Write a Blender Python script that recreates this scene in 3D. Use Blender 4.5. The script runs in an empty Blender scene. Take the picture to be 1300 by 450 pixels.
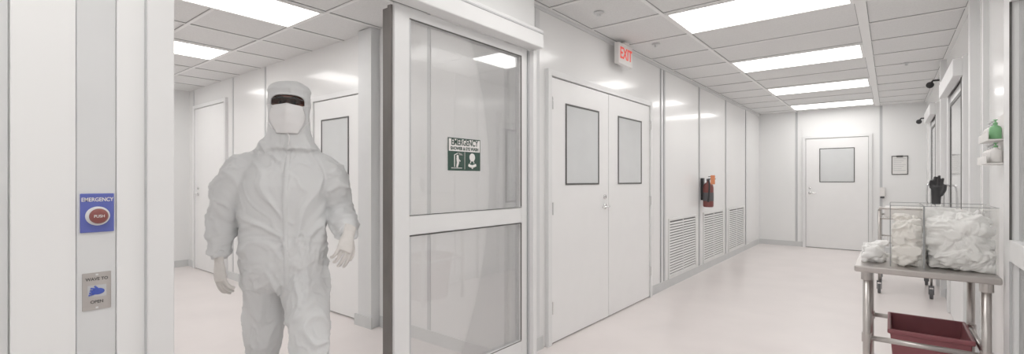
import bpy, bmesh, math, random
from mathutils import Vector, Matrix, noise
from mathutils.bvhtree import BVHTree
random.seed(4)
S=bpy.context.scene
COL=S.collection
TH=math.atan(480/600)
H=1.33
CZ=2.70
# ---------------------------------------------------------------- materials
def mat(name,color,rough=0.5,metal=0.0,var=0.03,vscale=6.0,bump=0.0,bscale=40.0,coat=0.0,spec=None,emit=None,estr=0):
    m=bpy.data.materials.new(name); m.use_nodes=True
    nt=m.node_tree; N=nt.nodes; L=nt.links
    b=N['Principled BSDF']
    tc=N.new('ShaderNodeTexCoord')
    nz=N.new('ShaderNodeTexNoise'); nz.inputs['Scale'].default_value=vscale; nz.inputs['Detail'].default_value=3
    L.new(tc.outputs['Object'],nz.inputs['Vector'])
    cr=N.new('ShaderNodeValToRGB')
    c=Vector(color)
    cr.color_ramp.elements[0].position=0.3; cr.color_ramp.elements[1].position=0.7
    cr.color_ramp.elements[0].color=(*[max(0,x*(1-var)) for x in c],1)
    cr.color_ramp.elements[1].color=(*[min(1,x*(1+var)) for x in c],1)
    L.new(nz.outputs['Fac'],cr.inputs['Fac']); L.new(cr.outputs['Color'],b.inputs['Base Color'])
    b.inputs['Roughness'].default_value=rough; b.inputs['Metallic'].default_value=metal
    b.inputs['Coat Weight'].default_value=coat
    b.inputs['Coat Roughness'].default_value=0.06
    if spec is not None: b.inputs['Specular IOR Level'].default_value=spec
    if bump>0:
        n2=N.new('ShaderNodeTexNoise'); n2.inputs['Scale'].default_value=bscale; n2.inputs['Detail'].default_value=4
        L.new(tc.outputs['Object'],n2.inputs['Vector'])
        bp=N.new('ShaderNodeBump'); bp.inputs['Strength'].default_value=bump; bp.inputs['Distance'].default_value=0.01
        L.new(n2.outputs['Fac'],bp.inputs['Height']); L.new(bp.outputs['Normal'],b.inputs['Normal'])
    if emit:
        b.inputs['Emission Color'].default_value=(*emit,1); b.inputs['Emission Strength'].default_value=estr
    return m
def glassmat(name,tint=(0.98,0.985,0.985),refl=0.05,fm=0.6,haze=0.0):
    m=bpy.data.materials.new(name); m.use_nodes=True
    nt=m.node_tree; N=nt.nodes; L=nt.links; N.remove(N['Principled BSDF'])
    o=N['Material Output']
    t=N.new('ShaderNodeBsdfTransparent'); t.inputs['Color'].default_value=(*tint,1)
    base=t.outputs[0]
    if haze>0:
        df=N.new('ShaderNodeBsdfDiffuse'); df.inputs['Color'].default_value=(0.9,0.9,0.9,1)
        m0=N.new('ShaderNodeMixShader'); m0.inputs[0].default_value=haze
        L.new(t.outputs[0],m0.inputs[1]); L.new(df.outputs[0],m0.inputs[2]); base=m0.outputs[0]
    g=N.new('ShaderNodeBsdfGlossy'); g.inputs['Roughness'].default_value=0.02
    f=N.new('ShaderNodeLayerWeight'); f.inputs['Blend'].default_value=0.25
    mth=N.new('ShaderNodeMath'); mth.operation='MULTIPLY_ADD'; mth.inputs[1].default_value=fm; mth.inputs[2].default_value=refl
    L.new(f.outputs['Fresnel'],mth.inputs[0])
    mx=N.new('ShaderNodeMixShader'); L.new(mth.outputs[0],mx.inputs[0]); L.new(base,mx.inputs[1]); L.new(g.outputs[0],mx.inputs[2])
    L.new(mx.outputs[0],o.inputs['Surface'])
    return m
M_wall=mat('wall_panel',(0.88,0.88,0.876),0.22,var=0.012,vscale=1.2,bump=0.012,bscale=3,coat=0.3)
M_wall2=mat('wall_paint',(0.87,0.875,0.872),0.4,var=0.012,vscale=1.2)
M_door=mat('door_white',(0.89,0.89,0.887),0.3,var=0.01)
M_frame=mat('frame_white',(0.82,0.825,0.825),0.35,var=0.015)
M_fgrey=mat('aluminium_paint',(0.70,0.71,0.715),0.35,var=0.02)
M_strip=mat('strip_grey',(0.52,0.53,0.54),0.35,var=0.02)
M_base=mat('cove_base',(0.62,0.63,0.63),0.45,var=0.03)
M_floor=mat('vinyl_floor',(0.83,0.768,0.752),0.3,var=0.03,vscale=2.2,bump=0.02,bscale=8,coat=0.15)
M_tile=mat('ceiling_tile',(0.78,0.78,0.775),0.75,var=0.05,vscale=90,bump=0.1,bscale=160)
M_tbar=mat('t_bar',(0.88,0.88,0.87),0.4,var=0.01)
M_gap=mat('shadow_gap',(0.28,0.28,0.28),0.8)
M_dark=mat('gasket_black',(0.07,0.068,0.065),0.5,var=0.1)
M_brown=mat('bronze_gasket',(0.15,0.135,0.125),0.4,var=0.1)
M_steel=mat('stainless',(0.50,0.47,0.45),0.32,1.0,var=0.06,vscale=14)
M_chrome=mat('chrome',(0.7,0.7,0.7),0.15,1.0)
M_pane=mat('door_pane',(0.66,0.68,0.685),0.08,var=0.02,coat=0.5)
M_louv=mat('louver',(0.78,0.78,0.77),0.4)
M_louvb=mat('louver_back',(0.16,0.16,0.16),0.7)
M_red=mat('ext_red',(0.18,0.045,0.04),0.35)
M_black=mat('black_plastic',(0.02,0.02,0.022),0.4)
M_orange=mat('orange_tag',(0.80,0.27,0.12),0.6)
M_exit=mat('exit_red',(0.80,0.08,0.06),0.5,emit=(0.9,0.1,0.07),estr=0.30)
M_signw=mat('sign_white',(0.82,0.80,0.78),0.4)
M_green=mat('sign_green',(0.015,0.05,0.035),0.4)
M_blue=mat('plate_blue',(0.085,0.11,0.42),0.4)
M_blue2=mat('icon_blue',(0.05,0.09,0.45),0.4)
M_btn=mat('button_red',(0.22,0.055,0.05),0.35)
M_suit=mat('coverall_fabric',(0.695,0.705,0.71),0.75,var=0.03,vscale=5,bump=0.25,bscale=22)
M_hood=mat('hood_fabric',(0.72,0.725,0.73),0.8,var=0.03,bump=0.3,bscale=30)
M_mask=mat('mask_fabric',(0.83,0.82,0.82),0.8,bump=0.1,bscale=60)
M_skin=mat('skin',(0.17,0.075,0.06),0.5,var=0.1,vscale=20)
M_eye=mat('eye_white',(0.5,0.47,0.44),0.2)
M_iris=mat('iris',(0.015,0.01,0.008),0.15)
M_lens=glassmat('dark_tinted_lens',(0.16,0.11,0.10),0.04,0.25)
M_glove=mat('latex_glove',(0.70,0.67,0.64),0.45,var=0.05,vscale=30,bump=0.2,bscale=60)
M_cloth=mat('gown_cloth',(0.95,0.945,0.935),0.8,var=0.02,bump=0.3,bscale=30)
M_cloth2=mat('bag_cloth',(0.93,0.90,0.86),0.6,var=0.04,bump=0.3,bscale=30)
M_bin=mat('red_bin',(0.25,0.07,0.082),0.5,var=0.05)
M_gfresh=mat('label_green',(0.20,0.48,0.22),0.4)
M_paper=mat('paper',(0.80,0.79,0.77),0.7)
M_glass=glassmat('clear_glass',haze=0.16)
M_acr=glassmat('acrylic',(0.995,0.995,0.99),0.01,0.25)
M_acre=mat('acrylic_edge',(0.28,0.29,0.29),0.2)
M_rubber=mat('rubber_grey',(0.09,0.09,0.095),0.6)
def lightmat(name,s,col=(1.0,0.972,0.945)):
    m=bpy.data.materials.new(name); m.use_nodes=True
    nt=m.node_tree;N=nt.nodes;L=nt.links;N.remove(N['Principled BSDF'])
    tc=N.new('ShaderNodeTexCoord'); v=N.new('ShaderNodeTexVoronoi'); v.inputs['Scale'].default_value=60
    L.new(tc.outputs['Object'],v.inputs['Vector'])
    mr=N.new('ShaderNodeMapRange'); mr.inputs['To Min'].default_value=s*1.05; mr.inputs['To Max'].default_value=s*0.9
    L.new(v.outputs['Distance'],mr.inputs['Value'])
    e=N.new('ShaderNodeEmission'); e.inputs['Color'].default_value=(*col,1); L.new(mr.outputs['Result'],e.inputs['Strength'])
    L.new(e.outputs[0],N['Material Output'].inputs['Surface'])
    return m
M_light=lightmat('light_lens',6.1)
# ---------------------------------------------------------------- helpers
def obj_from_bm(bm,name,m,parent=None,smooth=False):
    bmesh.ops.recalc_face_normals(bm,faces=bm.faces)
    me=bpy.data.meshes.new(name); bm.to_mesh(me); bm.free()
    o=bpy.data.objects.new(name,me); COL.objects.link(o)
    ms=m if isinstance(m,(list,tuple)) else [m]
    for x in ms: me.materials.append(x)
    if smooth:
        for p in me.polygons: p.use_smooth=True
    if parent: o.parent=parent
    return o
def addbox(bm,x0,x1,y0,y1,z0,z1,mi=0):
    v=[bm.verts.new(p) for p in ((x0,y0,z0),(x1,y0,z0),(x1,y1,z0),(x0,y1,z0),(x0,y0,z1),(x1,y0,z1),(x1,y1,z1),(x0,y1,z1))]
    for f in ((3,2,1,0),(4,5,6,7),(0,1,5,4),(1,2,6,5),(2,3,7,6),(3,0,4,7)):
        fc=bm.faces.new([v[i] for i in f]); fc.material_index=mi
def box(name,x0,x1,y0,y1,z0,z1,m,parent=None,bev=0):
    bm=bmesh.new(); addbox(bm,x0,x1,y0,y1,z0,z1)
    o=obj_from_bm(bm,name,m,parent)
    if bev:
        md=o.modifiers.new('b','BEVEL'); md.width=bev; md.segments=2
    return o
def boxes(name,lst,m,parent=None,bev=0):
    bm=bmesh.new()
    for b in lst: addbox(bm,*b)
    o=obj_from_bm(bm,name,m,parent)
    if bev:
        md=o.modifiers.new('b','BEVEL'); md.width=bev; md.segments=2
    return o
def empty(name,loc=(0,0,0),rz=0):
    e=bpy.data.objects.new(name,None); COL.objects.link(e); e.location=loc; e.rotation_euler=(0,0,rz); e.empty_display_size=0.1
    return e
def lathe(name,prof,m,parent=None,loc=(0,0,0),n=32,axis='Z',smooth=True):
    bm=bmesh.new(); rings=[]
    for r,z in prof:
        ring=[]
        for i in range(n):
            a=2*math.pi*i/n; x,y=max(r,1e-4)*math.cos(a),max(r,1e-4)*math.sin(a)
            if axis=='Z': p=(x,y,z)
            elif axis=='Y': p=(x,z,y)
            else: p=(z,x,y)
            ring.append(bm.verts.new((p[0]+loc[0],p[1]+loc[1],p[2]+loc[2])))
        rings.append(ring)
    for a,b in zip(rings,rings[1:]):
        for i in range(n): bm.faces.new((a[i],a[(i+1)%n],b[(i+1)%n],b[i]))
    bm.faces.new(rings[0]); bm.faces.new(rings[-1])
    o=obj_from_bm(bm,name,m,parent,False)
    if smooth:
        for p in o.data.polygons: p.use_smooth=len(p.vertices)==4
    return o
def catmull(pts,rad,sub):
    P=[Vector(p) for p in pts]; out=[];ro=[]
    n=len(P)
    for i in range(n-1):
        p0=P[max(i-1,0)];p1=P[i];p2=P[i+1];p3=P[min(i+2,n-1)]
        for k in range(sub):
            t=k/sub
            out.append(0.5*((2*p1)+(-p0+p2)*t+(2*p0-5*p1+4*p2-p3)*t*t+(-p0+3*p1-3*p2+p3)*t**3))
            ro.append(rad[i]*(1-t)+rad[i+1]*t)
    out.append(P[-1]); ro.append(rad[-1])
    return out,ro
def tube(bm,pts,rad,n=16,sub=5,flat=1.0,closed=False):
    if not isinstance(rad,(list,tuple)): rad=[rad]*len(pts)
    if sub>1 and not closed: P,R=catmull(pts,rad,sub)
    else: P=[Vector(p) for p in pts];R=list(rad)
    T0=(P[1]-P[0]).normalized()
    up=Vector((0,1,0)) if abs(T0.y)<0.8 else Vector((1,0,0))
    u=(up-up.dot(T0)*T0).normalized(); rings=[]
    m=len(P)
    for i,p in enumerate(P):
        if closed: T=(P[(i+1)%m]-P[i-1]).normalized()
        else: T=(P[min(i+1,m-1)]-P[max(i-1,0)]).normalized()
        u=(u-u.dot(T)*T).normalized(); w=T.cross(u)
        rings.append([bm.verts.new(p+R[i]*(math.cos(2*math.pi*k/n)*w+math.sin(2*math.pi*k/n)*u*flat)) for k in range(n)])
    prs=list(zip(rings,rings[1:]))
    if closed: prs.append((rings[-1],rings[0]))
    for a,b in prs:
        for k in range(n): bm.faces.new((a[k],a[(k+1)%n],b[(k+1)%n],b[k]))
    if not closed:
        bm.faces.new(rings[0]); bm.faces.new(rings[-1])
def tubeobj(name,paths,m,parent=None,n=12,sub=1):
    bm=bmesh.new()
    for pts,r in paths: tube(bm,pts,r,n=n,sub=sub)
    o=obj_from_bm(bm,name,m,parent,True)
    return o
def ball(bm,c,r,seg=20):
    mt=Matrix.Translation(c)@Matrix.Diagonal((*(r if isinstance(r,(list,tuple)) else (r,r,r)),1))
    bmesh.ops.create_uvsphere(bm,u_segments=seg,v_segments=seg//2+2,radius=1,matrix=mt)
def remeshed(bm,voxel,smooth_it=5):
    bmesh.ops.recalc_face_normals(bm,faces=bm.faces)
    me=bpy.data.meshes.new('tmp'); bm.to_mesh(me); bm.free()
    o=bpy.data.objects.new('tmp',me); COL.objects.link(o)
    r=o.modifiers.new('r','REMESH'); r.mode='VOXEL'; r.voxel_size=voxel; r.use_smooth_shade=True
    if smooth_it:
        s=o.modifiers.new('s','SMOOTH'); s.factor=0.5; s.iterations=smooth_it
    bpy.context.view_layer.update()
    dg=bpy.context.evaluated_depsgraph_get()
    nm=bpy.data.meshes.new_from_object(o.evaluated_get(dg))
    bpy.data.objects.remove(o)
    return nm
def meshobj(name,me,m,parent=None):
    me.materials.clear(); me.materials.append(m)
    for p in me.polygons: p.use_smooth=True; p.material_index=0
    o=bpy.data.objects.new(name,me); COL.objects.link(o)
    if parent: o.parent=parent
    return o
def text(name,s,size,m,parent,loc,align='CENTER',ext=0.0006,sx=1.0,bold=0.0):
    c=bpy.data.curves.new(name,'FONT'); c.body=s; c.size=size; c.align_x=align; c.align_y='CENTER'; c.extrude=ext; c.offset=bold
    o=bpy.data.objects.new('t',c); COL.objects.link(o)
    bpy.context.view_layer.update()
    me=bpy.data.meshes.new_from_object(o.evaluated_get(bpy.context.evaluated_depsgraph_get()))
    bpy.data.objects.remove(o)
    me.materials.clear(); me.materials.append(m)
    t=bpy.data.objects.new(name,me); COL.objects.link(t); t.parent=parent; t.location=loc; t.rotation_euler=(math.pi/2,0,0); t.scale=(sx,1,1)
    return t
R90=math.pi/2
XL=-2.15; XR=0.50; YF=11.0; YS=2.60
# ---------------------------------------------------------------- room shell
box('floor',-8.7,2.6,-3.1,11.2,-0.1,0,M_floor)
box('wall_left',XL-0.12,XL,YS,YF,0,CZ+0.1,M_wall)
box('wall_far',XL-0.12,XR+0.15,YF,YF+0.12,0,CZ+0.1,M_wall2)
box('wall_right',XR,XR+0.12,3.30,YF,0,CZ+0.1,M_wall)
box('wall_back',-8.7,2.6,-3.1,-3.0,0,CZ+0.1,M_wall2)
box('wall_side_room_far',-8.5,XL-0.12,YS,YS+0.12,0,CZ+0.1,M_wall)
box('wall_side_room_end',-8.62,-8.5,-3.0,YS+0.12,0,CZ+0.1,M_wall2)
boxes('wall_entry',[(-2.05,-1.93,-3.0,0.46,0,2.35),(-2.05,-1.93,-3.0,2.66,2.35,CZ+0.1),(-2.15,-1.97,2.64,2.68,0,2.35)],M_wall2)
boxes('wall_annex',[(2.5,2.6,-3.0,3.4,0,CZ+0.1),(XR+0.12,2.5,3.30,3.42,0,CZ+0.1),(XR,XR+0.12,-3.0,1.6,0,CZ+0.1),(XR,XR+0.12,1.6,3.30,2.3,CZ+0.1)],M_wall2)
ceil=empty('ceiling')
box('ceiling_slab',-8.7,2.6,-3.1,11.2,CZ+0.008,CZ+0.1,M_tile,ceil)
P=0.683; y0=3.82
bars=[];shadow_lines=[]
def bar(x0,x1,y0_,y1_,w):
    if abs(x0-x1)<1e-6:
        bars.append((x0-w/2,x0+w/2,y0_,y1_,CZ-0.002,CZ+0.009)); shadow_lines.append((x0-w/2-0.004,x0+w/2+0.004,y0_,y1_,CZ+0.004,CZ+0.009))
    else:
        bars.append((x0,x1,y0_-w/2,y0_+w/2,CZ-0.001,CZ+0.009)); shadow_lines.append((x0,x1,y0_-w/2-0.004,y0_+w/2+0.004,CZ+0.005,CZ+0.0092))
XA,XB=-1.47,-0.18
for x,w in ((XA,0.028),(XB,0.07),(XR-0.015,0.03),(XL+0.015,0.03)): bar(x,x,-3.0,YF,w)
k=-9
while y0+k*P<YF:
    if y0+k*P>-2.95: bar(XL if y0+k*P>2.66 else -1.93,XR,y0+k*P,y0+k*P,0.026)
    k+=1
sx=[-2.99-0.61*i for i in range(-1,9)]
sy=[2.07-0.61*i for i in range(-0,8)]
for x in sx:
    if x<-2.1: bar(x,x,-3.0,YS,0.026)
for y in sy: bar(-8.5,-2.05,y,y,0.026)
boxes('ceiling_grid_shadow_line',shadow_lines,M_gap,ceil)  # dark strips along the bars, shadow lines put in as colour
boxes('ceiling_grid_bar',bars,M_tbar,ceil)
def light(x0,x1,y0_,y1_):
    e=empty('ceiling_light_panel',((x0+x1)/2,(y0_+y1_)/2,CZ-0.004))
    a,b=(x1-x0)/2,(y1_-y0_)/2
    box('lens',-a+0.025,a-0.025,-b+0.025,b-0.025,-0.001,0.006,M_light,e)
    boxes('bezel',[(-a,a,-b,-b+0.024,-0.004,0.008),(-a,a,b-0.024,b,-0.004,0.008),(-a,-a+0.024,-b+0.024,b-0.024,-0.004,0.008),(a-0.024,a,-b+0.024,b-0.024,-0.004,0.008)],M_tbar,e)
for k in (-9,-6,-3,0,3,6,9):
    light(XA+0.015,XB-0.036,y0+k*P+0.014,y0+(k+1)*P-0.014)
for xx in (-3.60,-5.43,-7.26):
    light(xx-0.61+0.014,xx-0.014,2.07-1.22+0.014,2.07-0.014)
    light(xx-0.61+0.014,xx-0.014,2.07-3.66+0.014,2.07-2.44-0.014)
light(1.2,1.8,1.4,2.6)
for (x,y) in ((-1.86,3.46),(-1.84,4.62),(0.15,7.2),(-2.9,1.9)):
    lathe('fire_sprinkler',[(0.040,0.0),(0.040,-0.006),(0.018,-0.010),(0.010,-0.022),(0.018,-0.026),(0.018,-0.029),(0.0,-0.029)],M_fgrey,None,(x,y,CZ+0.002) ,24)
boxes('baseboard_left',[(XL,XL+0.012,2.7,3.07,0,0.10),(XL,XL+0.012,5.25,YF,0,0.10)],M_base)
boxes('baseboard_far',[(XL,-1.36,YF-0.012,YF,0,0.10),(-0.25,XR,YF-0.012,YF,0,0.10)],M_base)
boxes('baseboard_right',[(XR-0.012,XR,3.32,5.1,0,0.1),(XR-0.012,XR,6.5,7.9,0,0.1),(XR-0.012,XR,9.2,YF,0,0.1)],M_base)
boxes('baseboard_side_room',[(-8.5,-8.24,YS-0.012,YS,0,0.1),(-7.0,-4.78,YS-0.012,YS,0,0.1),(-3.6,-2.3,YS-0.012,YS,0,0.1),(-8.5,-8.488,-3,YS,0,0.1),(-3.86,-3.6,YS-0.105,YS-0.09,0,0.1)],M_base)
i=1
for y in (5.55,5.66,7.02,8.43,9.83):
    w=0.05 if y<5.8 else 0.07
    o=boxes('trim_%d'%i,[(XL,XL+0.004,y-w/2,y+w/2,0.1,CZ-0.003),(XL,XL+0.006,y-w/2,y-w/2+0.012,0.1,CZ-0.003)],M_strip); i+=1
for y in (3.0,):
    box('trim_%d'%i,XL,XL+0.004,y-0.03,y+0.03,0.1,CZ-0.003,M_fgrey); i+=1
for x in (-1.47,-0.13):
    box('trim_%d'%i,x-0.02,x+0.02,YF-0.004,YF,0.1,CZ-0.003,M_strip); i+=1
for x in (-8.3,-6.85,-5.9,-2.95):
    box('trim_%d'%i,x-0.02,x+0.02,YS-0.004,YS,0.1,CZ-0.003,M_strip); i+=1
box('trim_%d'%i,XL,XL+0.008,2.7,YF-0.01,CZ-0.03,CZ-0.003,M_fgrey); i+=1
boxes('trim_%d'%i,[(-3.82,-3.62,YS-0.09,YS,0,CZ-0.003)],M_fgrey); i+=1
# ---------------------------------------------------------------- doors
def lever(parent,x,z,d=1,y=-0.02):
    bm=bmesh.new()
    tube(bm,[(x,y+0.005,z),(x,y-0.012,z)],0.026,n=20,sub=1)
    tube(bm,[(x,y-0.01,z),(x,y-0.05,z)],0.010,sub=1)
    tube(bm,[(x,y-0.048,z),(x+0.05*d,y-0.052,z),(x+0.115*d,y-0.046,z-0.004)],[0.011,0.010,0.008],sub=4)
    tube(bm,[(x,y+0.005,z+0.09),(x,y-0.012,z+0.09)],0.02,n=20,sub=1)
    obj_from_bm(bm,'lever_handle',M_chrome,parent,True)
def leaf(parent,x0,x1,h,win=None,nm='leaf'):
    box(nm,x0,x1,-0.02,-0.002,0.012,h,M_door,parent,0.002)
    if win:
        a,b,c,d=win; g=0.014
        boxes(nm+'_window_gasket',[(a,b,-0.027,-0.018,c,c+g),(a,b,-0.027,-0.018,d-g,d),(a,a+g,-0.027,-0.018,c+g,d-g),(b-g,b,-0.027,-0.018,c+g,d-g)],M_dark,parent)
        box(nm+'_window_pane',a+g,b-g,-0.0225,-0.019,c+g,d-g,M_pane,parent)
def frame(parent,x0,x1,h,w=0.05,t=0.035):
    box('reveal',x0+0.002,x1-0.002,-0.003,0,0.0,h,M_gap,parent)
    boxes('frame',[(x0,x0+w,-t,0,0,h),(x1-w,x1,-t,0,0,h),(x0+w,x1-w,-t,0,h-w,h)],M_frame,parent,0.002)
d=empty('double_door',(XL,3.11,0),R90)
frame(d,0,2.10,2.22)
leaf(d,0.056,1.045,2.162,(0.27,0.85,1.29,1.975),'leaf_a')
leaf(d,1.053,2.044,2.162,(1.25,1.82,1.29,1.975),'leaf_b')
lever(d,0.965,1.08,-1); 
boxes('hinges',[(0.048,0.06,-0.04,-0.02,z,z+0.1) for z in (0.25,1.05,1.9)]+[(2.04,2.052,-0.04,-0.02,z,z+0.1) for z in (0.25,1.05,1.9)],M_chrome,d)
d=empty('door_1',(-1.36,YF,0),0)
frame(d,0,1.10,2.2)
leaf(d,0.056,1.044,2.142,(0.28,0.84,1.29,1.95))
lever(d,0.12,1.08,1)
d=empty('door_2',(-4.78,YS,0),0)
frame(d,0,0.94,2.2)
leaf(d,0.056,0.884,2.142,(0.20,0.70,1.27,1.95))
lever(d,0.12,1.07,1)
d=empty('door_3',(-8.24,YS,0),0)
frame(d,0,1.22,2.45)
leaf(d,0.056,1.164,2.392,None)
lever(d,0.2,1.12,1)
for nm,ys,wd in (('door_4',6.50,1.35),('door_5',9.20,1.25)):
    d=empty(nm,(XR,ys,0),-R90)
    frame(d,0,wd,2.32,0.09,0.05)
    box('header_box',0,wd,-0.11,-0.05,2.16,2.30,M_frame,d,0.004)
    box('leaf',0.095,wd-0.095,-0.03,-0.002,0.01,2.16,M_frame,d)
    g=0.03; a,b,c,e2=0.16,wd-0.16,1.0,2.08
    boxes('window_gasket',[(a,b,-0.04,-0.028,c,c+g),(a,b,-0.04,-0.028,e2-g,e2),(a,a+g,-0.04,-0.028,c+g,e2-g),(b-g,b,-0.04,-0.028,c+g,e2-g)],M_dark,d)
    box('window_pane',a+g,b-g,-0.034,-0.029,c+g,e2-g,M_pane,d)
    box('edge_gasket',wd-0.095,wd-0.088,-0.055,-0.0,0.9,2.2,M_dark,d)
    bm=bmesh.new(); tube(bm,[(0.13,-0.03,0.95),(0.13,-0.08,0.97),(0.13,-0.08,1.25),(0.13,-0.03,1.27)],0.012,sub=4); obj_from_bm(bm,'pull_handle',M_chrome,d,True)
boxes('trim_%d'%i,[(XR-0.05,XR,4.72,4.82,0,CZ-0.003),(XR-0.05,XR,7.25,7.4,0,CZ-0.003),(XR-0.03,XR,4.3,4.34,0.1,CZ-0.003)],M_frame); i+=1
# grilles
for y in (5.78,7.18,8.58):
    g=empty('return_air_grille',(XL,y,0.10),R90)
    w,h=1.06,0.75
    boxes('frame',[(0,w,-0.016,0,0,0.03),(0,w,-0.016,0,h-0.03,h),(0,0.03,-0.016,0,0.03,h-0.03),(w-0.03,w,-0.016,0,0.03,h-0.03),(w/2-0.008,w/2+0.008,-0.012,0,0.03,h-0.03)],M_louv,g,0.002)
    box('back',0.03,w-0.03,-0.0025,0,0.03,h-0.03,M_louvb,g)
    bm=bmesh.new(); n=20
    for j in range(n):
        z=0.035+j*(h-0.07)/n
        v=[bm.verts.new(p) for p in ((0.03,-0.003,z+0.017),(w-0.03,-0.003,z+0.017),(w-0.03,-0.014,z),(0.03,-0.014,z))]
        bm.faces.new(v)
        v2=[bm.verts.new((p.co.x,p.co.y,p.co.z-0.002)) for p in v]; bm.faces.new(v2[::-1])
        for q in range(4): bm.faces.new((v[q],v[(q+1)%4],v2[(q+1)%4],v2[q]))
    obj_from_bm(bm,'louvers',M_louv,g)
# ---------------------------------------------------------------- entry jamb (left foreground)
e=empty('door_jamb',(-1.93,0,0),R90)
box('end_panel',-0.4,0.150,-0.012,0,0,2.215,M_fgrey,e)
box('white_panel',0.154,0.290,-0.024,0,0,2.215,M_wall2,e,0.003)
box('grey_post',0.291,0.384,-0.022,0,0,2.215,M_fgrey,e,0.003)
box('inner_panel',0.385,0.458,-0.026,0,0,2.215,M_wall2,e,0.003)
box('jamb_post',0.46,0.534,-0.045,0.12,0,2.215,M_frame,e,0.004)
box('jamb_reveal',0.456,0.4635,-0.035,-0.0,0,2.215,M_strip,e)
e=empty('sliding_door_header',(-1.93,0,0),R90)
box('housing',-0.2,2.63,-0.10,0,2.222,2.345,M_frame,e,0.006)
box('cover_line',-0.2,2.625,-0.104,-0.099,2.315,2.325,M_strip,e)
# sliding door
e=empty('sliding_glass_door',(-1.95,0,0),R90)
L0,L1=1.475,2.575
def leafglass(e,x0,x1,ya,yb,sl,sr,zt,pre):
    boxes(pre+'_frame',[(x0,x0+sl,ya,yb,0.012,zt),(x1-sr,x1,ya,yb,0.012,zt),(x0+sl,x1-sr,ya,yb,2.165,zt),(x0+sl,x1-sr,ya,yb,1.045,1.145),(x0+sl,x1-sr,ya,yb,0.012,0.25)],M_frame,e,0.003)
    g=0.007; ya2=ya-0.001; yg=ya+0.004
    for (c,d) in ((0.25,1.045),(1.145,2.165)):
        a,b=x0+sl,x1-sr
        boxes(pre+'_gasket',[(a,b,ya2,yg,d-g,d),(b-g,b,ya2,yg,c+g,d-g),(a,b,ya2,yg,c,c+g*0.5)],M_dark,e)
        boxes(pre+'_gasket_side',[(a,a+g,ya2,yg,c+g,d-g)],M_strip,e)
        box(pre+'_glass',a,b,(ya+yb)/2-0.003,(ya+yb)/2+0.003,c,d,M_glass,e)
leafglass(e,L0,L1,-0.02,0.022,0.095,0.06,2.218,'active')
box('edge_gasket',L0-0.012,L0,-0.004,0.022,0.012,2.21,M_brown,e)
boxes('fixed_post',[(1.50,1.56,0.045,0.10,0,2.215),(2.56,2.60,0.045,0.10,0,2.215)],M_fgrey,e)
box('post_gasket',1.492,1.50,0.045,0.10,0,2.215,M_brown,e)
boxes('corner_post',[(2.598,2.635,-0.06,-0.02,0,2.215)],M_frame,e,0.003)
box('corner_reveal',2.585,2.60,-0.02,0.04,0,2.215,M_strip,e)
# emergency shower sign
s=empty('emergency_shower_sign',(-1.9475,1.854,1.385),R90)
sw,sh=0.268,0.188
box('plate',0,sw,-0.003,0.0,0,sh,M_green,s)
box('header_band',0.006,sw-0.006,-0.004,-0.003,0.112,sh-0.006,M_signw,s)
text('title','EMERGENCY',0.050,M_green,s,(sw/2,-0.0045,0.162),sx=0.78,bold=0.0012)
text('subtitle','SHOWER & EYE WASH',0.026,M_green,s,(sw/2,-0.0045,0.127),sx=0.88,bold=0.0009)
bm=bmesh.new()
tube(bm,[(0.05,-0.0035,0.022),(0.05,-0.0035,0.090),(0.075,-0.0035,0.100)],0.003,n=6,sub=1)
ball(bm,(0.075,-0.0035,0.082),(0.009,0.001,0.009),12)
tube(bm,[(0.075,-0.0035,0.075),(0.078,-0.0035,0.045),(0.07,-0.0035,0.02)],[0.010,0.009,0.006],n=8,sub=1,flat=0.12)
tube(bm,[(0.075,-0.0035,0.07),(0.095,-0.0035,0.055)],0.004,n=6,sub=1)
for q in range(4): tube(bm,[(0.085+q*0.006,-0.0035,0.104-q*0.002),(0.09+q*0.008,-0.0035,0.09)],0.0012,n=5,sub=1)
tube(bm,[(0.025,-0.0035,0.015),(0.11,-0.0035,0.015)],0.002,n=5,sub=1)
ball(bm,(0.197,-0.0035,0.080),(0.024,0.001,0.024),20)
tube(bm,[(0.165,-0.0035,0.035),(0.195,-0.0035,0.026),(0.229,-0.0035,0.035)],0.008,n=8,sub=3,flat=0.3)
tube(bm,[(0.18,-0.0035,0.045),(0.186,-0.0035,0.062)],0.0025,n=6,sub=1); tube(bm,[(0.212,-0.0035,0.045),(0.206,-0.0035,0.062)],0.0025,n=6,sub=1)
tube(bm,[(0.197,-0.0035,0.03),(0.197,-0.0035,0.012)],0.004,n=6,sub=1)
obj_from_bm(bm,'pictograms',M_signw,s)
box('divider',0.133,0.135,-0.0036,-0.003,0.008,0.110,M_signw,s)
# emergency button
s=empty('emergency_button',(-1.908,0.2985,1.170),R90)
bw,bh=0.080,0.119
box('plate',0,bw,-0.006,0,0,bh,M_blue,s,0.002)
text('label','EMERGENCY',0.0165,M_signw,s,(bw/2,-0.0066,0.100),sx=0.80,bold=0.0002)
lathe('ring',[(0.029,0),(0.029,-0.006),(0.025,-0.009),(0.0,-0.009)],M_fgrey,s,(bw/2,-0.005,0.050),40,'Y')
lathe('mushroom',[(0.014,0),(0.014,-0.008),(0.022,-0.010),(0.023,-0.014),(0.018,-0.018),(0.01,-0.020),(0.0,-0.0205)],M_btn,s,(bw/2,-0.010,0.050),40,'Y')
text('push','PUSH',0.012,M_signw,s,(bw/2,-0.0315,0.050),sx=0.9)
s=empty('wave_switch_plate',(-1.908,0.3035,0.932),R90)
bw,bh=0.068,0.114
box('plate',0,bw,-0.004,0,0,bh,M_steel,s,0.0015)
text('label_top','WAVE TO',0.013,M_dark,s,(bw/2,-0.0046,0.094),sx=0.9,bold=0.0003)
text('label_bottom','OPEN',0.013,M_dark,s,(bw/2,-0.0046,0.024),sx=0.9,bold=0.0003)
box('sensor_window',0.012,bw-0.012,-0.0052,-0.004,0.040,0.075,M_strip,s)
bm=bmesh.new()
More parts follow.
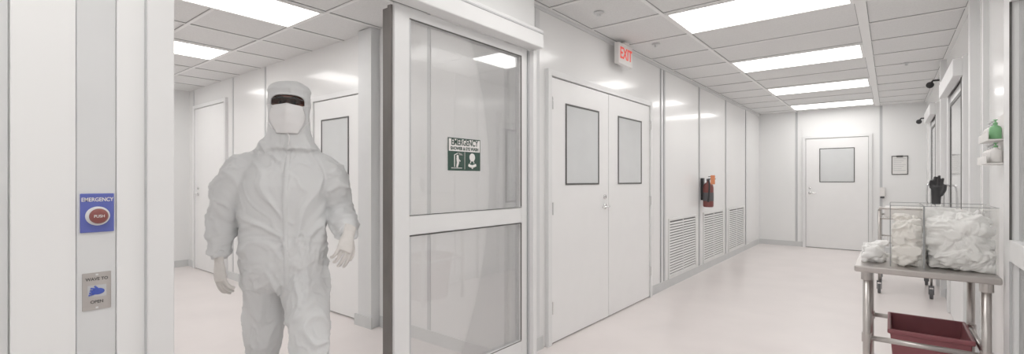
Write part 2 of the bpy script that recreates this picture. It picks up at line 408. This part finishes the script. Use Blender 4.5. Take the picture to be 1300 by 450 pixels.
ball(bm,(bw/2+0.002,-0.006,0.056),(0.016,0.0015,0.010),16)
for q in range(4):
    tube(bm,[(bw/2-0.002+q*0.001,-0.006,0.050+q*0.0045),(bw/2-0.020+q*0.0015,-0.006,0.046+q*0.007)],0.0022,n=6,sub=1)
tube(bm,[(bw/2+0.004,-0.006,0.062),(bw/2-0.006,-0.006,0.073)],0.0025,n=6,sub=1)
obj_from_bm(bm,'hand_icon',M_blue2,s)
boxes('screws',[(bw/2-0.003,bw/2+0.003,-0.005,-0.003,zz,zz+0.005) for zz in (0.004,0.105)],M_fgrey,s)
# exit sign
s=empty('exit_sign',(-2.06,4.19,2.462),R90)
box('housing',0,0.31,-0.025,0.025,0,0.205,M_signw,s,0.006)
text('letters','EXIT',0.155,M_exit,s,(0.155,-0.0265,0.102),sx=0.84,ext=0.001,bold=0.003)
lathe('canopy',[(0.055,0),(0.055,0.012),(0.02,0.014),(0.02,0.034),(0,0.034)],M_signw,s,(0.155,0,0.203),24)
# fire extinguisher
s=empty('fire_extinguisher',(XL+0.10,7.10,0.94),0)
lathe('cylinder',[(0.0,0),(0.06,0.0),(0.07,0.012),(0.072,0.03),(0.072,0.28),(0.065,0.32),(0.045,0.345),(0.025,0.355),(0.022,0.375),(0,0.375)],M_red,s,(0,0,0),36)
lathe('label',[(0.0725,0.09),(0.0732,0.092),(0.0732,0.21),(0.0725,0.212)],M_rubber,s,(0,0,0),36)
boxes('valve_handle',[(-0.02,0.02,-0.015,0.015,0.37,0.41),(0.0,0.10,-0.01,0.01,0.40,0.415),(0.0,0.09,-0.01,0.01,0.435,0.445)],M_black,s,0.003)
tubeobj('hose',[([(0,-0.03,0.39),(0.03,-0.08,0.38),(0.04,-0.085,0.3),(0.03,-0.08,0.15),(0.02,-0.08,0.08)],[0.011,0.011,0.011,0.013,0.02])],M_black,s,10,4)
box('wall_bracket',-0.098,-0.06,-0.03,0.03,0.1,0.42,M_black,s)
boxes('inspection_tag',[(0.040,0.100,-0.03,-0.026,0.33,0.46)],M_orange,s)
# notice board
s=empty('notice_board',(0.02,YF,1.43),0)
boxes('frame',[(0,0.23,-0.012,0,0,0.012),(0,0.23,-0.012,0,0.325,0.34),(0,0.012,-0.012,0,0.01,0.33),(0.218,0.23,-0.012,0,0.01,0.33),(0.07,0.16,-0.018,0,0.31,0.345)],M_dark,s)
box('paper',0.01,0.22,-0.006,-0.001,0.01,0.33,M_paper,s)
boxes('writing',[(0.03,0.2-(q%3)*0.03,-0.0066,-0.006,0.28-q*0.035,0.288-q*0.035) for q in range(7)],M_strip,s)
s=empty('soap_dispenser',(-0.15,YF,1.0),0)
box('body',0,0.08,-0.09,0,0.03,0.2,M_signw,s,0.012)
box('push_bar',0.01,0.07,-0.1,-0.03,0.0,0.035,M_rubber,s,0.006)
for (x,y,z,a) in ((0.38,7.55,2.47,0.118),(0.38,10.3,2.3,0.118)):
    s=empty('security_camera',(x,y,z),0)
    bm=bmesh.new()
    tube(bm,[(a,0,0.05),(0.02,0,0.05),(0.0,0,0.02)],0.012,sub=1)
    tube(bm,[(-0.005,0.06,0.012),(-0.008,-0.02,0.0),(-0.010,-0.07,-0.010)],[0.022,0.032,0.038],sub=3)
    obj_from_bm(bm,'camera_body',M_black,s,True)
# ---------------------------------------------------------------- right sliding door
e=empty('sliding_glass_door',(0.46,0,0),-R90)   # local x = -Y
bx0,bx1=-3.28,-1.62
boxes('frame',[(bx0,bx0+0.15,-0.03,0.04,0,2.3),(bx1-0.1,bx1,-0.03,0.04,0,2.3),(bx0+0.15,bx1-0.1,-0.03,0.04,2.15,2.3),(bx0+0.15,bx1-0.1,-0.03,0.04,0.955,1.055),(bx0+0.15,bx1-0.1,-0.03,0.04,0,0.2)],M_frame,e,0.003)
boxes('gasket',[(bx0+0.15,bx0+0.158,-0.032,-0.024,1.055,2.15)],M_dark,e)
boxes('gasket_lower',[(bx0+0.15,bx0+0.156,-0.032,-0.024,0.2,0.955)],M_strip,e)
box('glass_upper',bx0+0.15,bx1-0.1,0.0,0.006,1.055,2.15,M_glass,e)
box('glass_lower',bx0+0.15,bx1-0.1,0.0,0.006,0.2,0.955,M_glass,e)
# ---------------------------------------------------------------- work table
t=empty('stainless_work_table',(0,0,0))
tx0,tx1,ty0,ty1,tz=-0.155,0.42,3.22,3.90,0.86
bm=bmesh.new(); addbox(bm,tx0,tx1,ty0,ty1,tz-0.035,tz)
obj=obj_from_bm(bm,'top',M_steel,t); md=obj.modifiers.new('b','BEVEL'); md.width=0.008; md.segments=3
legs=[]
lx0,lx1,ly0,ly1=tx0+0.055,tx1-0.05,ty0+0.05,ty1-0.05
for x in (lx0,lx1):
    for y in (ly0,ly1): legs.append(([(x,y,0.03),(x,y,tz-0.03)],0.019))
z=0.46
for a,b in (((lx0,ly0,z),(lx1,ly0,z)),((lx0,ly1,z),(lx1,ly1,z)),((lx0,ly0,z),(lx0,ly1,z)),((lx1,ly0,z),(lx1,ly1,z))): legs.append(([a,b],0.014))
tubeobj('legs_and_rails',legs,M_steel,t,16)
bm=bmesh.new()
for x in (lx0,lx1):
    for y in (ly0,ly1):
        tube(bm,[(x,y,z-0.025),(x,y,z+0.025)],0.024,n=16,sub=1); tube(bm,[(x,y,tz-0.08),(x,y,tz-0.035)],0.027,n=16,sub=1)
        tube(bm,[(x,y,0.0),(x,y,0.05)],[0.022,0.022],n=16,sub=1)
obj_from_bm(bm,'collars_and_feet',M_steel,t,False)
def crumple(me,amp,fr,seed=0.0,z_floor=None):
    me.update(); nr=[v.normal.copy() for v in me.vertices]
    for v,n in zip(me.vertices,nr):
        p=v.co*fr+Vector((seed,seed*1.3,-seed))
        w=Vector((noise.noise(p*0.6),noise.noise(p*0.6+Vector((9,2,3))),noise.noise(p*0.6+Vector((4,7,1)))))
        q=p+w*1.6
        r=1-abs(noise.noise(q))*2.2
        r2=1-abs(noise.noise(q*2.3+Vector((3,3,3))))*2
        v.co+=n*amp*(r+0.5*r2-0.9)
        if z_floor is not None and v.co.z<z_floor: v.co.z=z_floor+0.001
def pile(name,x0,x1,y0_,y1_,z0,z1,n,r,m,parent,seed,fr=14,amp=0.010,core=True):
    random.seed(seed); bm=bmesh.new()
    if core: addbox(bm,x0+0.02,x1-0.02,y0_+0.05,y1_-0.03,z0,z1-r*0.7)
    else: ball(bm,((x0+x1)/2,(y0_+y1_)/2,z0+0.015),((x1-x0)*0.42,(y1_-y0_)*0.42,(z1-z0)*0.45))
    for q in range(n):
        rr=r*random.uniform(0.55,1.0); t=(q+random.random())/n
        cz=z0+rr*0.4+(z1-rr*0.5-z0-rr*0.4)*t
        cx=random.uniform(x0+rr*0.4,x1-rr*0.4)
        cy=y0_+rr*random.uniform(0.35,0.8) if (core and random.random()<0.65 and t<0.85) else random.uniform(y0_+rr*.5,y1_-rr*.5)
        a=random.uniform(-0.6,0.6); L_=r*random.uniform(1.0,2.0)
        dx,dz=math.cos(a)*L_/2,math.sin(a)*L_/2*0.6
        tube(bm,[(cx-dx,cy,cz-dz),(cx,cy-0.008,cz+random.uniform(-.015,.02)),(cx+dx,cy+0.02,cz+dz)],[rr*0.30,rr*0.48,rr*0.28],n=12,sub=4,flat=0.7)
    me=remeshed(bm,0.004,1)
    crumple(me,amp,fr,seed,z0)
    for v in me.vertices:
        v.co.x=min(max(v.co.x,x0),x1); v.co.y=min(max(v.co.y,y0_),y1_)
        if v.co.z>z1: v.co.z=z1+(v.co.z-z1)*0.5
    return meshobj(name,me,m,parent)
b=empty('acrylic_gown_bin',(0,0,0))
ax0,ax1,ay0,ay1,az0,az1=0.0,0.418,3.30,3.80,tz,1.19
for nm,c in (('panel_front',(ax0,ax1,ay0,ay0+0.005,az0,az1)),('panel_back',(ax0,ax1,ay1-0.005,ay1,az0,az1)),('panel_left',(ax0,ax0+0.005,ay0+0.006,ay1-0.006,az0,az1)),('panel_right',(ax1-0.005,ax1,ay0+0.006,ay1-0.006,az0,az1)),('divider',(0.137,0.142,ay0+0.006,ay1-0.006,az0,az1))):
    box(nm,*c,M_acr,b)
eg=0.003
boxes('edges',[(ax0,ax1,ay0-eg/2,ay0+eg,az1,az1+eg),(ax0,ax1,ay1-eg,ay1,az1,az1+eg),(ax0,ax0+eg,ay0,ay1,az1,az1+eg),(ax1-eg,ax1,ay0,ay1,az1,az1+eg),(0.137,0.142,ay0,ay1,az1,az1+eg),(0.136,0.143,ay0-eg,ay0,az0,az1),(ax0-eg/2,ax0+eg,ay0-eg/2,ay0+eg/2,az0,az1),(ax0-eg/2,ax0+eg/2,ay1-eg,ay1,az0,az1)],M_acre,b)
pile('folded_gowns',0.147,0.411,3.308,3.79,az0+0.002,az1-0.012,70,0.095,M_cloth,b,3,fr=12,amp=0.013)
pile('bagged_covers',0.008,0.133,3.308,3.79,az0+0.002,az1-0.06,46,0.065,M_cloth2,b,8,fr=12,amp=0.012)
pile('cleaning_cloth',-0.13,-0.006,3.34,3.74,tz,tz+0.10,22,0.05,M_cloth,None,12,core=False)
# black glove standing on the gowns
bm=bmesh.new()
gx,gy,gz=0.20,3.52,1.196
tube(bm,[(gx,gy,gz),(gx,gy,gz+0.05),(gx+0.003,gy,gz+0.10)],[0.020,0.022,0.027],flat=0.5,sub=3)
for q,(dx,l) in enumerate(((-0.020,0.045),(-0.007,0.065),(0.007,0.07),(0.020,0.055))):
    tube(bm,[(gx+dx,gy,gz+0.09),(gx+dx*1.15,gy-0.004,gz+0.09+l*0.55),(gx+dx*1.2+0.004,gy-0.015,gz+0.09+l)],[0.009,0.008,0.006],n=10,sub=3)
tube(bm,[(gx+0.018,gy,gz+0.05),(gx+0.033,gy-0.005,gz+0.08),(gx+0.038,gy-0.01,gz+0.11)],[0.011,0.010,0.007],n=10,sub=3)
meshobj('black_glove',remeshed(bm,0.0035,2),M_black)
# red bin
bm=bmesh.new()
def ringrect(x0,x1,y0_,y1_,z): return [bm.verts.new(p) for p in ((x0,y0_,z),(x1,y0_,z),(x1,y1_,z),(x0,y1_,z))]
bx=(0.0,0.33,3.36,3.78)
seq=[(0.035,0.0),(0.0,0.48),(-0.012,0.48),(-0.012,0.505),(0.004,0.505),(0.04,0.02)]
rs=[ringrect(bx[0]+k,bx[1]-k,bx[2]+k,bx[3]-k,z) for k,z in seq]
for a,c in zip(rs,rs[1:]):
    for q in range(4): bm.faces.new((a[q],a[(q+1)%4],c[(q+1)%4],c[q]))
bm.faces.new(rs[0]); bm.faces.new(rs[-1])
o=obj_from_bm(bm,'red_waste_bin',M_bin); md=o.modifiers.new('b','BEVEL'); md.width=0.006; md.segments=2
# utility cart far
c=empty('utility_cart',(0,0,0))
cx0,cx1,cy0,cy1=-0.10,0.36,7.05,7.95
pp=[]
for x in (cx0,cx1):
    for y in (cy0,cy1): pp.append(([(x,y,0.14),(x,y,0.98)],0.013))
for z in (0.25,0.60,0.88):
    for a,bb in (((cx0,cy0,z),(cx1,cy0,z)),((cx1,cy0,z),(cx1,cy1,z)),((cx1,cy1,z),(cx0,cy1,z)),((cx0,cy1,z),(cx0,cy0,z))): pp.append(([a,bb],0.009))
    for q in range(1,12):
        x=cx0+(cx1-cx0)*q/12; pp.append(([(x,cy0,z),(x,cy1,z)],0.003))
pp.append(([(cx0,cy0,0.98),(cx0,cy0-0.03,1.0),(cx1,cy0-0.03,1.0),(cx1,cy0,0.98)],0.011))
tubeobj('frame_and_shelves',pp,M_steel,c,10)
box('tote',cx0+0.05,cx1-0.05,cy0+0.08,cy1-0.1,0.89,1.0,M_signw,c,0.01)
for x in (cx0,cx1):
    for y in (cy0,cy1):
        bm=bmesh.new(); tube(bm,[(x-0.015,y,0.055),(x+0.015,y,0.055)],0.055,n=24,sub=1)
        addbox(bm,x-0.024,x-0.018,y-0.02,y+0.02,0.05,0.14); addbox(bm,x+0.018,x+0.024,y-0.02,y+0.02,0.05,0.14); addbox(bm,x-0.024,x+0.024,y-0.025,y+0.025,0.128,0.145)
        obj_from_bm(bm,'caster',M_rubber,c)
# wall rack with sanitizer
s=empty('sanitizer_rack',(XR,4.02,1.42),-R90)
boxes('shelf',[(0,0.34,-0.085,0,0,0.006),(0,0.34,-0.085,-0.081,0.006,0.045),(0,0.34,-0.004,0,0,0.28),(0,0.34,-0.08,0,0.13,0.136),(0,0.34,-0.08,-0.076,0.136,0.175)],M_signw,s)
for (px_,pz,g) in ((0.05,0.008,False),(0.13,0.008,False),(0.21,0.008,False),(0.29,0.008,False),(0.08,0.138,False),(0.18,0.138,False),(0.28,0.138,True)):
    lathe('bottle',[(0,0),(0.024,0),(0.026,0.006),(0.026,0.060),(0.020,0.072),(0.009,0.078),(0.009,0.086),(0,0.086)],M_gfresh if g else M_signw,s,(px_,-0.042,pz),20)
    lathe('pump',[(0.010,0.084),(0.010,0.093),(0.004,0.095),(0.004,0.104),(0.010,0.106),(0.010,0.11),(0,0.11)],M_gfresh if px_>0.25 else M_fgrey,s,(px_,-0.042,pz),14)
# ---------------------------------------------------------------- PERSON
D=2.36
pl=(367-650)/600*D
cs,sn=math.cos(TH),math.sin(TH)
ploc=(pl*cs-D*sn, pl*sn+D*cs, 0)
man=empty('cleanroom_worker',ploc,TH+math.radians(21))
man.scale=(0.94,0.94,1)
bm=bmesh.new()
def ringloft(bm,rings,n=40,p=2.3):
    rs=[]
    for (z,cx,rx,cy,ry) in rings:
        r=[]
        for k in range(n):
            a=2*math.pi*k/n; c_,s_=math.cos(a),math.sin(a)
            r.append(bm.verts.new((cx+rx*math.copysign(abs(c_)**(2/p),c_),cy+ry*math.copysign(abs(s_)**(2/p),s_),z)))
        rs.append(r)
    for a,b_ in zip(rs,rs[1:]):
        for k in range(n): bm.faces.new((a[k],a[(k+1)%n],b_[(k+1)%n],b_[k]))
    bm.faces.new(rs[0]); bm.faces.new(rs[-1])
ringloft(bm,[(0.79,-0.02,0.13,0,0.10),(0.83,-0.02,0.188,0,0.135),(0.92,-0.02,0.214,0,0.152),(1.0,-0.026,0.212,0,0.150),(1.08,-0.026,0.206,-0.005,0.144),(1.2,-0.024,0.212,-0.01,0.148),(1.3,-0.020,0.216,-0.01,0.150),(1.37,-0.018,0.208,0,0.135),(1.43,-0.012,0.172,0.005,0.110),(1.48,-0.005,0.125,0.005,0.098),(1.53,0.0,0.092,0.0,0.093),(1.58,0.0,0.085,-0.005,0.10)])
tube(bm,[(-0.13,0.005,1.405),(-0.205,0.0,1.385),(-0.266,0.0,1.30),(-0.302,0.02,1.18),(-0.316,0.0,1.07),(-0.314,-0.035,0.975)],[0.070,0.077,0.082,0.076,0.067,0.044],n=24)
tube(bm,[(0.09,0.005,1.405),(0.168,0.0,1.385),(0.222,0.0,1.30),(0.250,0.035,1.18),(0.272,-0.07,1.10),(0.288,-0.185,1.075)],[0.070,0.077,0.082,0.077,0.069,0.044],n=24)
tube(bm,[(-0.115,0.01,0.92),(-0.122,0.03,0.78),(-0.130,0.06,0.5),(-0.124,0.18,0.30),(-0.115,0.30,0.15)],[0.120,0.105,0.076,0.068,0.057],n=24)
tube(bm,[(0.075,0.0,0.92),(0.087,-0.07,0.78),(0.106,-0.20,0.5),(0.098,-0.23,0.30),(0.09,-0.27,0.11)],[0.124,0.111,0.086,0.076,0.064],n=24)
tube(bm,[(-0.115,0.33,0.14),(-0.115,0.28,0.085),(-0.118,0.15,0.048),(-0.12,0.09,0.04)],[0.057,0.060,0.052,0.036],n=20)
tube(bm,[(0.09,-0.24,0.085),(0.09,-0.31,0.055),(0.095,-0.43,0.045),(0.095,-0.50,0.042)],[0.06,0.06,0.052,0.036],n=20)
ball(bm,(0,0.0,1.705),(0.103,0.122,0.105),32)
ball(bm,(0,0.008,1.762),(0.108,0.127,0.062),32)
ringloft(bm,[(1.48,0,0.155,0.0,0.118),(1.52,0,0.125,0.0,0.115),(1.56,0,0.106,-0.004,0.112),(1.62,0,0.101,-0.008,0.114),(1.70,0,0.101,-0.005,0.116)],p=2.0)
me=remeshed(bm,0.0068,9)
me.update()
nr=[v.normal.copy() for v in me.vertices]
def crease(q,k=4.5): return max(0.0,1-abs(noise.noise(q))*k)**1.3
def soft(q): return noise.noise(q)
for v,n in zip(me.vertices,nr):
    c_=v.co.copy()
    hd=min(1,max(0,(1.56-c_.z)/0.06))
    wv=Vector((noise.noise(c_*3),noise.noise(c_*3+Vector((5,1,2))),noise.noise(c_*3+Vector((1,8,3)))))
    ax=abs(c_.x+0.02)
    arm=min(1,max(0,(ax-0.19)/0.05)) if c_.z>0.9 else 0
    leg=min(1,max(0,(0.95-c_.z)/0.12))
    tor=max(0,1-arm-leg)
    s_=1 if c_.x>-0.02 else -1
    qa=Vector((c_.x*5,c_.y*5,c_.z*12))+wv*1.6
    ql=Vector((c_.x*7,c_.y*7,c_.z*5+s_*c_.x*9))+wv*1.6
    qt=Vector((c_.x*7-c_.z*2*s_,c_.y*4,c_.z*3.2))+wv*1.5
    am=arm*(0.014*crease(qa,3.2)+0.010*soft(qa*0.6)+0.006*crease(qa*2.1))
    am+=leg*(0.016*crease(ql,3.4)+0.010*soft(ql*0.7)+0.006*crease(ql*2.2))
    am+=tor*(0.014*crease(qt,3.8)+0.010*soft(qt*0.7)+0.006*crease(qt*2.3))
    waist=math.exp(-((c_.z-1.03)/0.045)**2)*tor
    am+=waist*(0.008*crease(Vector((c_.x*5,c_.y*5,c_.z*26))+wv*2,3))
    crotch=math.exp(-((c_.z-0.84)/0.07)**2)*math.exp(-((c_.x+0.02)/0.12)**2)
    am+=crotch*0.010*crease(Vector((c_.x*10,c_.y*5,c_.z*20-abs(c_.x+0.02)*30)),3)
    am-=0.004
    hood=(1-hd)
    am=am*hd+hood*(0.004*crease(Vector((c_.x*16,c_.y*16,c_.z*6))+wv*2,3.5)+0.003*soft(c_*14))
    if c_.z>1.745 and c_.z<1.765: am-=0.005*hood
    v.co+=n*am
    if v.co.z<0.004: v.co.z=0.004
me.update()
bvh=BVHTree.FromPolygons([v.co.copy() for v in me.vertices],[tuple(p.vertices) for p in me.polygons])
def front(x,z,dflt=-0.12):
    h=bvh.ray_cast(Vector((x,-1,z)),Vector((0,1,0)))
    return h[0].y if h[0] else dflt
EZ=1.707
def inopen(x,z): return (abs(x)/0.080)**3+(abs(z-(EZ-0.002))/0.036)**3<1
bm=bmesh.new(); bm.from_mesh(me)
dl=[f for f in bm.faces if f.calc_center_median().y<-0.03 and inopen(f.calc_center_median().x,f.calc_center_median().z)]
rim=[]
for k in range(48):
    a=2*math.pi*k/48; c_,s_=math.cos(a),math.sin(a)
    x=0.082*math.copysign(abs(c_)**(2/3),c_); z=EZ-0.002+0.038*math.copysign(abs(s_)**(2/3),s_)
    rim.append((x,front(x,z)-0.0005,z))
zip_pts=[]
for q in range(54):
    z=1.47-0.012*q; x=-0.012*(1.5-z)+0.005*math.sin(z*9)
    ys=sum(front(x+dx,z+dz) for dx in (-0.008,0,0.008) for dz in (-0.012,0,0.012))/9
    zip_pts.append((x,min(ys,front(x,z)),z))
maskgrid=[]
for iv in range(26):
    row=[]
    v_=iv/25; z=1.688-0.134*v_
    hw=0.068+0.018*math.sin(min(1,v_*1.15)*math.pi)-0.018*v_**3
    for iu in range(27):
        u=-1+2*iu/26; x=hw*u
        y=front(x,max(1.59,min(z,1.66)),-0.11)
        y2=-0.005-0.12*math.sqrt(max(0,1-(x/0.11)**2))
        nose=0.024*math.exp(-(x/0.022)**2)*math.exp(-((z-1.66)/0.035)**2)
        bul=0.020*(1-u*u)*math.sin(math.pi*min(1,max(0.05,v_)))
        pl_=0.003*abs(((v_*3.0)%1.0)-0.5)*2*(1-u*u*0.6) if 0.1<v_<0.95 else 0
        zz=z+(0.007*(1-abs(u))*(1-v_))
        row.append((x,min(y,y2)-0.003-nose-bul-pl_+0.010*max(0,abs(u)-0.8),zz))
    maskgrid.append(row)
bmesh.ops.delete(bm,geom=dl,context='FACES')
me2=bpy.data.meshes.new('coverall'); bm.to_mesh(me2); bm.free()
meshobj('coverall_with_hood',me2,M_suit,man)
bm=bmesh.new(); tube(bm,rim,0.0045,n=8,sub=1,closed=True); obj_from_bm(bm,'hood_opening_edge',M_hood,man,True)
bm=bmesh.new()
ball(bm,(0,0.0,1.70),(0.089,0.112,0.10),32)
ball(bm,(0,-0.012,1.64),(0.070,0.094,0.085),28)
ball(bm,(0,-0.100,1.728),(0.05,0.014,0.012),20)
ball(bm,(-0.048,-0.088,1.672),(0.024,0.02,0.02),16); ball(bm,(0.048,-0.088,1.672),(0.024,0.02,0.02),16)
tube(bm,[(0,-0.104,1.715),(0,-0.118,1.69),(0,-0.132,1.665)],[0.009,0.011,0.015],n=14)
ball(bm,(0,-0.10,1.62),(0.028,0.016,0.012),16)
ball(bm,(0,-0.09,1.585),(0.03,0.024,0.022),16)
hm=remeshed(bm,0.005,4)
for v in hm.vertices:
    for sx_ in (-1,1):
        dd=((v.co.x-sx_*0.033)/0.02)**2+((v.co.z-1.702)/0.012)**2
        if v.co.y<-0.05: v.co.y+=0.008*math.exp(-dd)
meshobj('head',hm,M_skin,man)
for sx_ in (-1,1):
    bm=bmesh.new(); ball(bm,(sx_*0.033,-0.0895,1.704),(0.0135,0.0125,0.0075),20); obj_from_bm(bm,'eye',M_eye,man,True)
    bm=bmesh.new(); ball(bm,(sx_*0.033,-0.0990,1.704),(0.0062,0.0045,0.0062),16); obj_from_bm(bm,'iris',M_iris,man,True)
    bm=bmesh.new(); tube(bm,[(sx_*0.014,-0.111,1.723),(sx_*0.034,-0.112,1.729),(sx_*0.058,-0.099,1.722)],[0.0045,0.005,0.0025],n=8,sub=4); obj_from_bm(bm,'eyebrow',M_iris,man,True)
    bm=bmesh.new(); tube(bm,[(sx_*0.018,-0.102,1.708),(sx_*0.033,-0.105,1.713),(sx_*0.049,-0.098,1.707)],0.003,n=8,sub=4); obj_from_bm(bm,'eyelid',M_skin,man,True)
# tinted safety glasses
def gy_(x): return -0.012-0.124*math.sqrt(max(0,1-(x/0.105)**2))
bm=bmesh.new(); rows=[]
for iz in range(7):
    tz_=iz/6; row=[]
    for ix in range(25):
        x=-0.072+0.144*ix/24
        ztop=1.722-0.006*(x/0.072)**2; zbot=1.692+0.010*math.exp(-(x/0.012)**2)+0.006*(x/0.072)**4
        row.append(bm.verts.new((x,gy_(x),zbot+(ztop-zbot)*tz_)))
    rows.append(row)
for a,b_ in zip(rows,rows[1:]):
    for k in range(24): bm.faces.new((a[k],a[k+1],b_[k+1],b_[k]))
obj_from_bm(bm,'glasses_lens',M_lens,man,True)
bm=bmesh.new()
tube(bm,[(-0.072+0.144*q/20,gy_(-0.072+0.144*q/20)-0.001,1.7225-0.006*((-0.072+0.144*q/20)/0.072)**2) for q in range(21)],0.0025,n=8,sub=1)
obj_from_bm(bm,'glasses_frame',M_black,man,True)
bm=bmesh.new(); gv=[[bm.verts.new(p) for p in r] for r in maskgrid]
for a,b_ in zip(gv,gv[1:]):
    for k in range(len(a)-1): bm.faces.new((a[k],a[k+1],b_[k+1],b_[k]))
o=obj_from_bm(bm,'face_mask',M_mask,man,True); md=o.modifiers.new('s','SOLIDIFY'); md.thickness=0.002; md.offset=0
bm=bmesh.new()
for sx_ in (-1,1):
    for za,zb in ((1.684,1.70),(1.57,1.62)):
        pts=[]
        for q in range(7):
            a=q/6; x=sx_*(0.064+0.036*a); z=za+(zb-za)*a
            pts.append((x,front(x,z,-0.0)-0.002 if q<6 else front(sx_*0.098,z,0)-0.001,z))
        tube(bm,pts,0.0022,n=6,sub=1)
tube(bm,[(0.0,front(0,1.545)-0.006,1.56),(0.012,front(0.01,1.52)-0.008,1.53),(0.004,front(0.0,1.49)-0.006,1.495)],0.003,n=6,sub=4)
obj_from_bm(bm,'mask_ties',M_mask,man,True)
bm=bmesh.new(); prev=None
for (x,y,z) in zip_pts:
    cur=[bm.verts.new((x-0.013,y+0.004,z)),bm.verts.new((x-0.010,y-0.0035,z)),bm.verts.new((x+0.010,y-0.0035,z)),bm.verts.new((x+0.013,y+0.004,z))]
    if prev:
        for k in range(3): bm.faces.new((prev[k],prev[k+1],cur[k+1],cur[k]))
    prev=cur
obj_from_bm(bm,'zipper_flap',M_suit,man,True)
bm=bmesh.new()
tube(bm,[(-0.315,-0.028,0.992),(-0.313,-0.038,0.962)],[0.043,0.036],n=20,sub=1)
tube(bm,[(0.286,-0.165,1.078),(0.291,-0.20,1.072)],[0.043,0.036],n=20,sub=1)
obj_from_bm(bm,'sleeve_cuffs',M_suit,man,True)
def hand(name,loc,dirv,backv,side,curl):
    z_=-Vector(dirv).normalized(); y_=Vector(backv); y_=(y_-y_.dot(z_)*z_).normalized(); x_=y_.cross(z_)
    R=Matrix((x_,y_,z_)).transposed()
    bm=bmesh.new()
    tube(bm,[(0,0,0.05),(0,0,0.0),(0.0,0,-0.03),(0,0,-0.065),(0,-0.002,-0.088)],[0.033,0.031,0.038,0.042,0.038],n=20,flat=0.52)
    for q,(bx_,ln) in enumerate(((0.031,0.072),(0.0105,0.082),(-0.0105,0.076),(-0.031,0.060))):
        bx_*=side
        p=Vector((bx_,0,-0.080)); pts=[p.copy()]; a=0.12; sp=bx_*2.0
        for s2,fr in enumerate((0.45,0.32,0.23)):
            a+=curl*(0.55+0.25*s2+0.08*q)
            p=p+Vector((sp*1.6,-math.sin(a),-math.cos(a))).normalized()*ln*fr*1.1; pts.append(p.copy())
        tube(bm,pts,[0.0100,0.0093,0.0087,0.0072],n=12,sub=4)
        ball(bm,pts[-1],0.0071,10)
    th=[(0.024*side,-0.004,-0.022),(0.045*side,-0.014,-0.048),(0.055*side,-0.022,-0.075),(0.056*side,-0.030,-0.098)]
    tube(bm,th,[0.015,0.0135,0.011,0.0085],n=12,sub=4); ball(bm,th[-1],0.0085,10)
    m_=remeshed(bm,0.0026,2)
    for v in m_.vertices: v.co=R@v.co+Vector(loc)
    crumple(m_,0.0006,50,1.0)
    return meshobj(name,m_,M_glove,man)
hand('gloved_hand_right',(-0.313,-0.045,0.945),(0.10,-0.16,-1),(-0.75,-0.65,0),1,0.36)
hand('gloved_hand_left',(0.291,-0.215,1.065),(-0.22,-0.45,-0.75),(0.45,-0.8,0.3),-1,0.50)
# ---------------------------------------------------------------- world, camera
w=bpy.data.worlds.new('world'); S.world=w; w.use_nodes=True
w.node_tree.nodes['Background'].inputs['Color'].default_value=(0.9,0.95,1,1)
w.node_tree.nodes['Background'].inputs['Strength'].default_value=0.5
cam=bpy.data.cameras.new('camera'); co=bpy.data.objects.new('camera',cam); COL.objects.link(co)
cam.sensor_width=36; cam.lens=600/1300*36; cam.clip_start=0.05
co.location=(0,0,H); co.rotation_euler=(math.pi/2,0,TH); cam.shift_y=4/1300
S.camera=co
S.view_settings.view_transform='Standard'; S.view_settings.look='None'; S.view_settings.exposure=0.17; S.view_settings.gamma=1.17
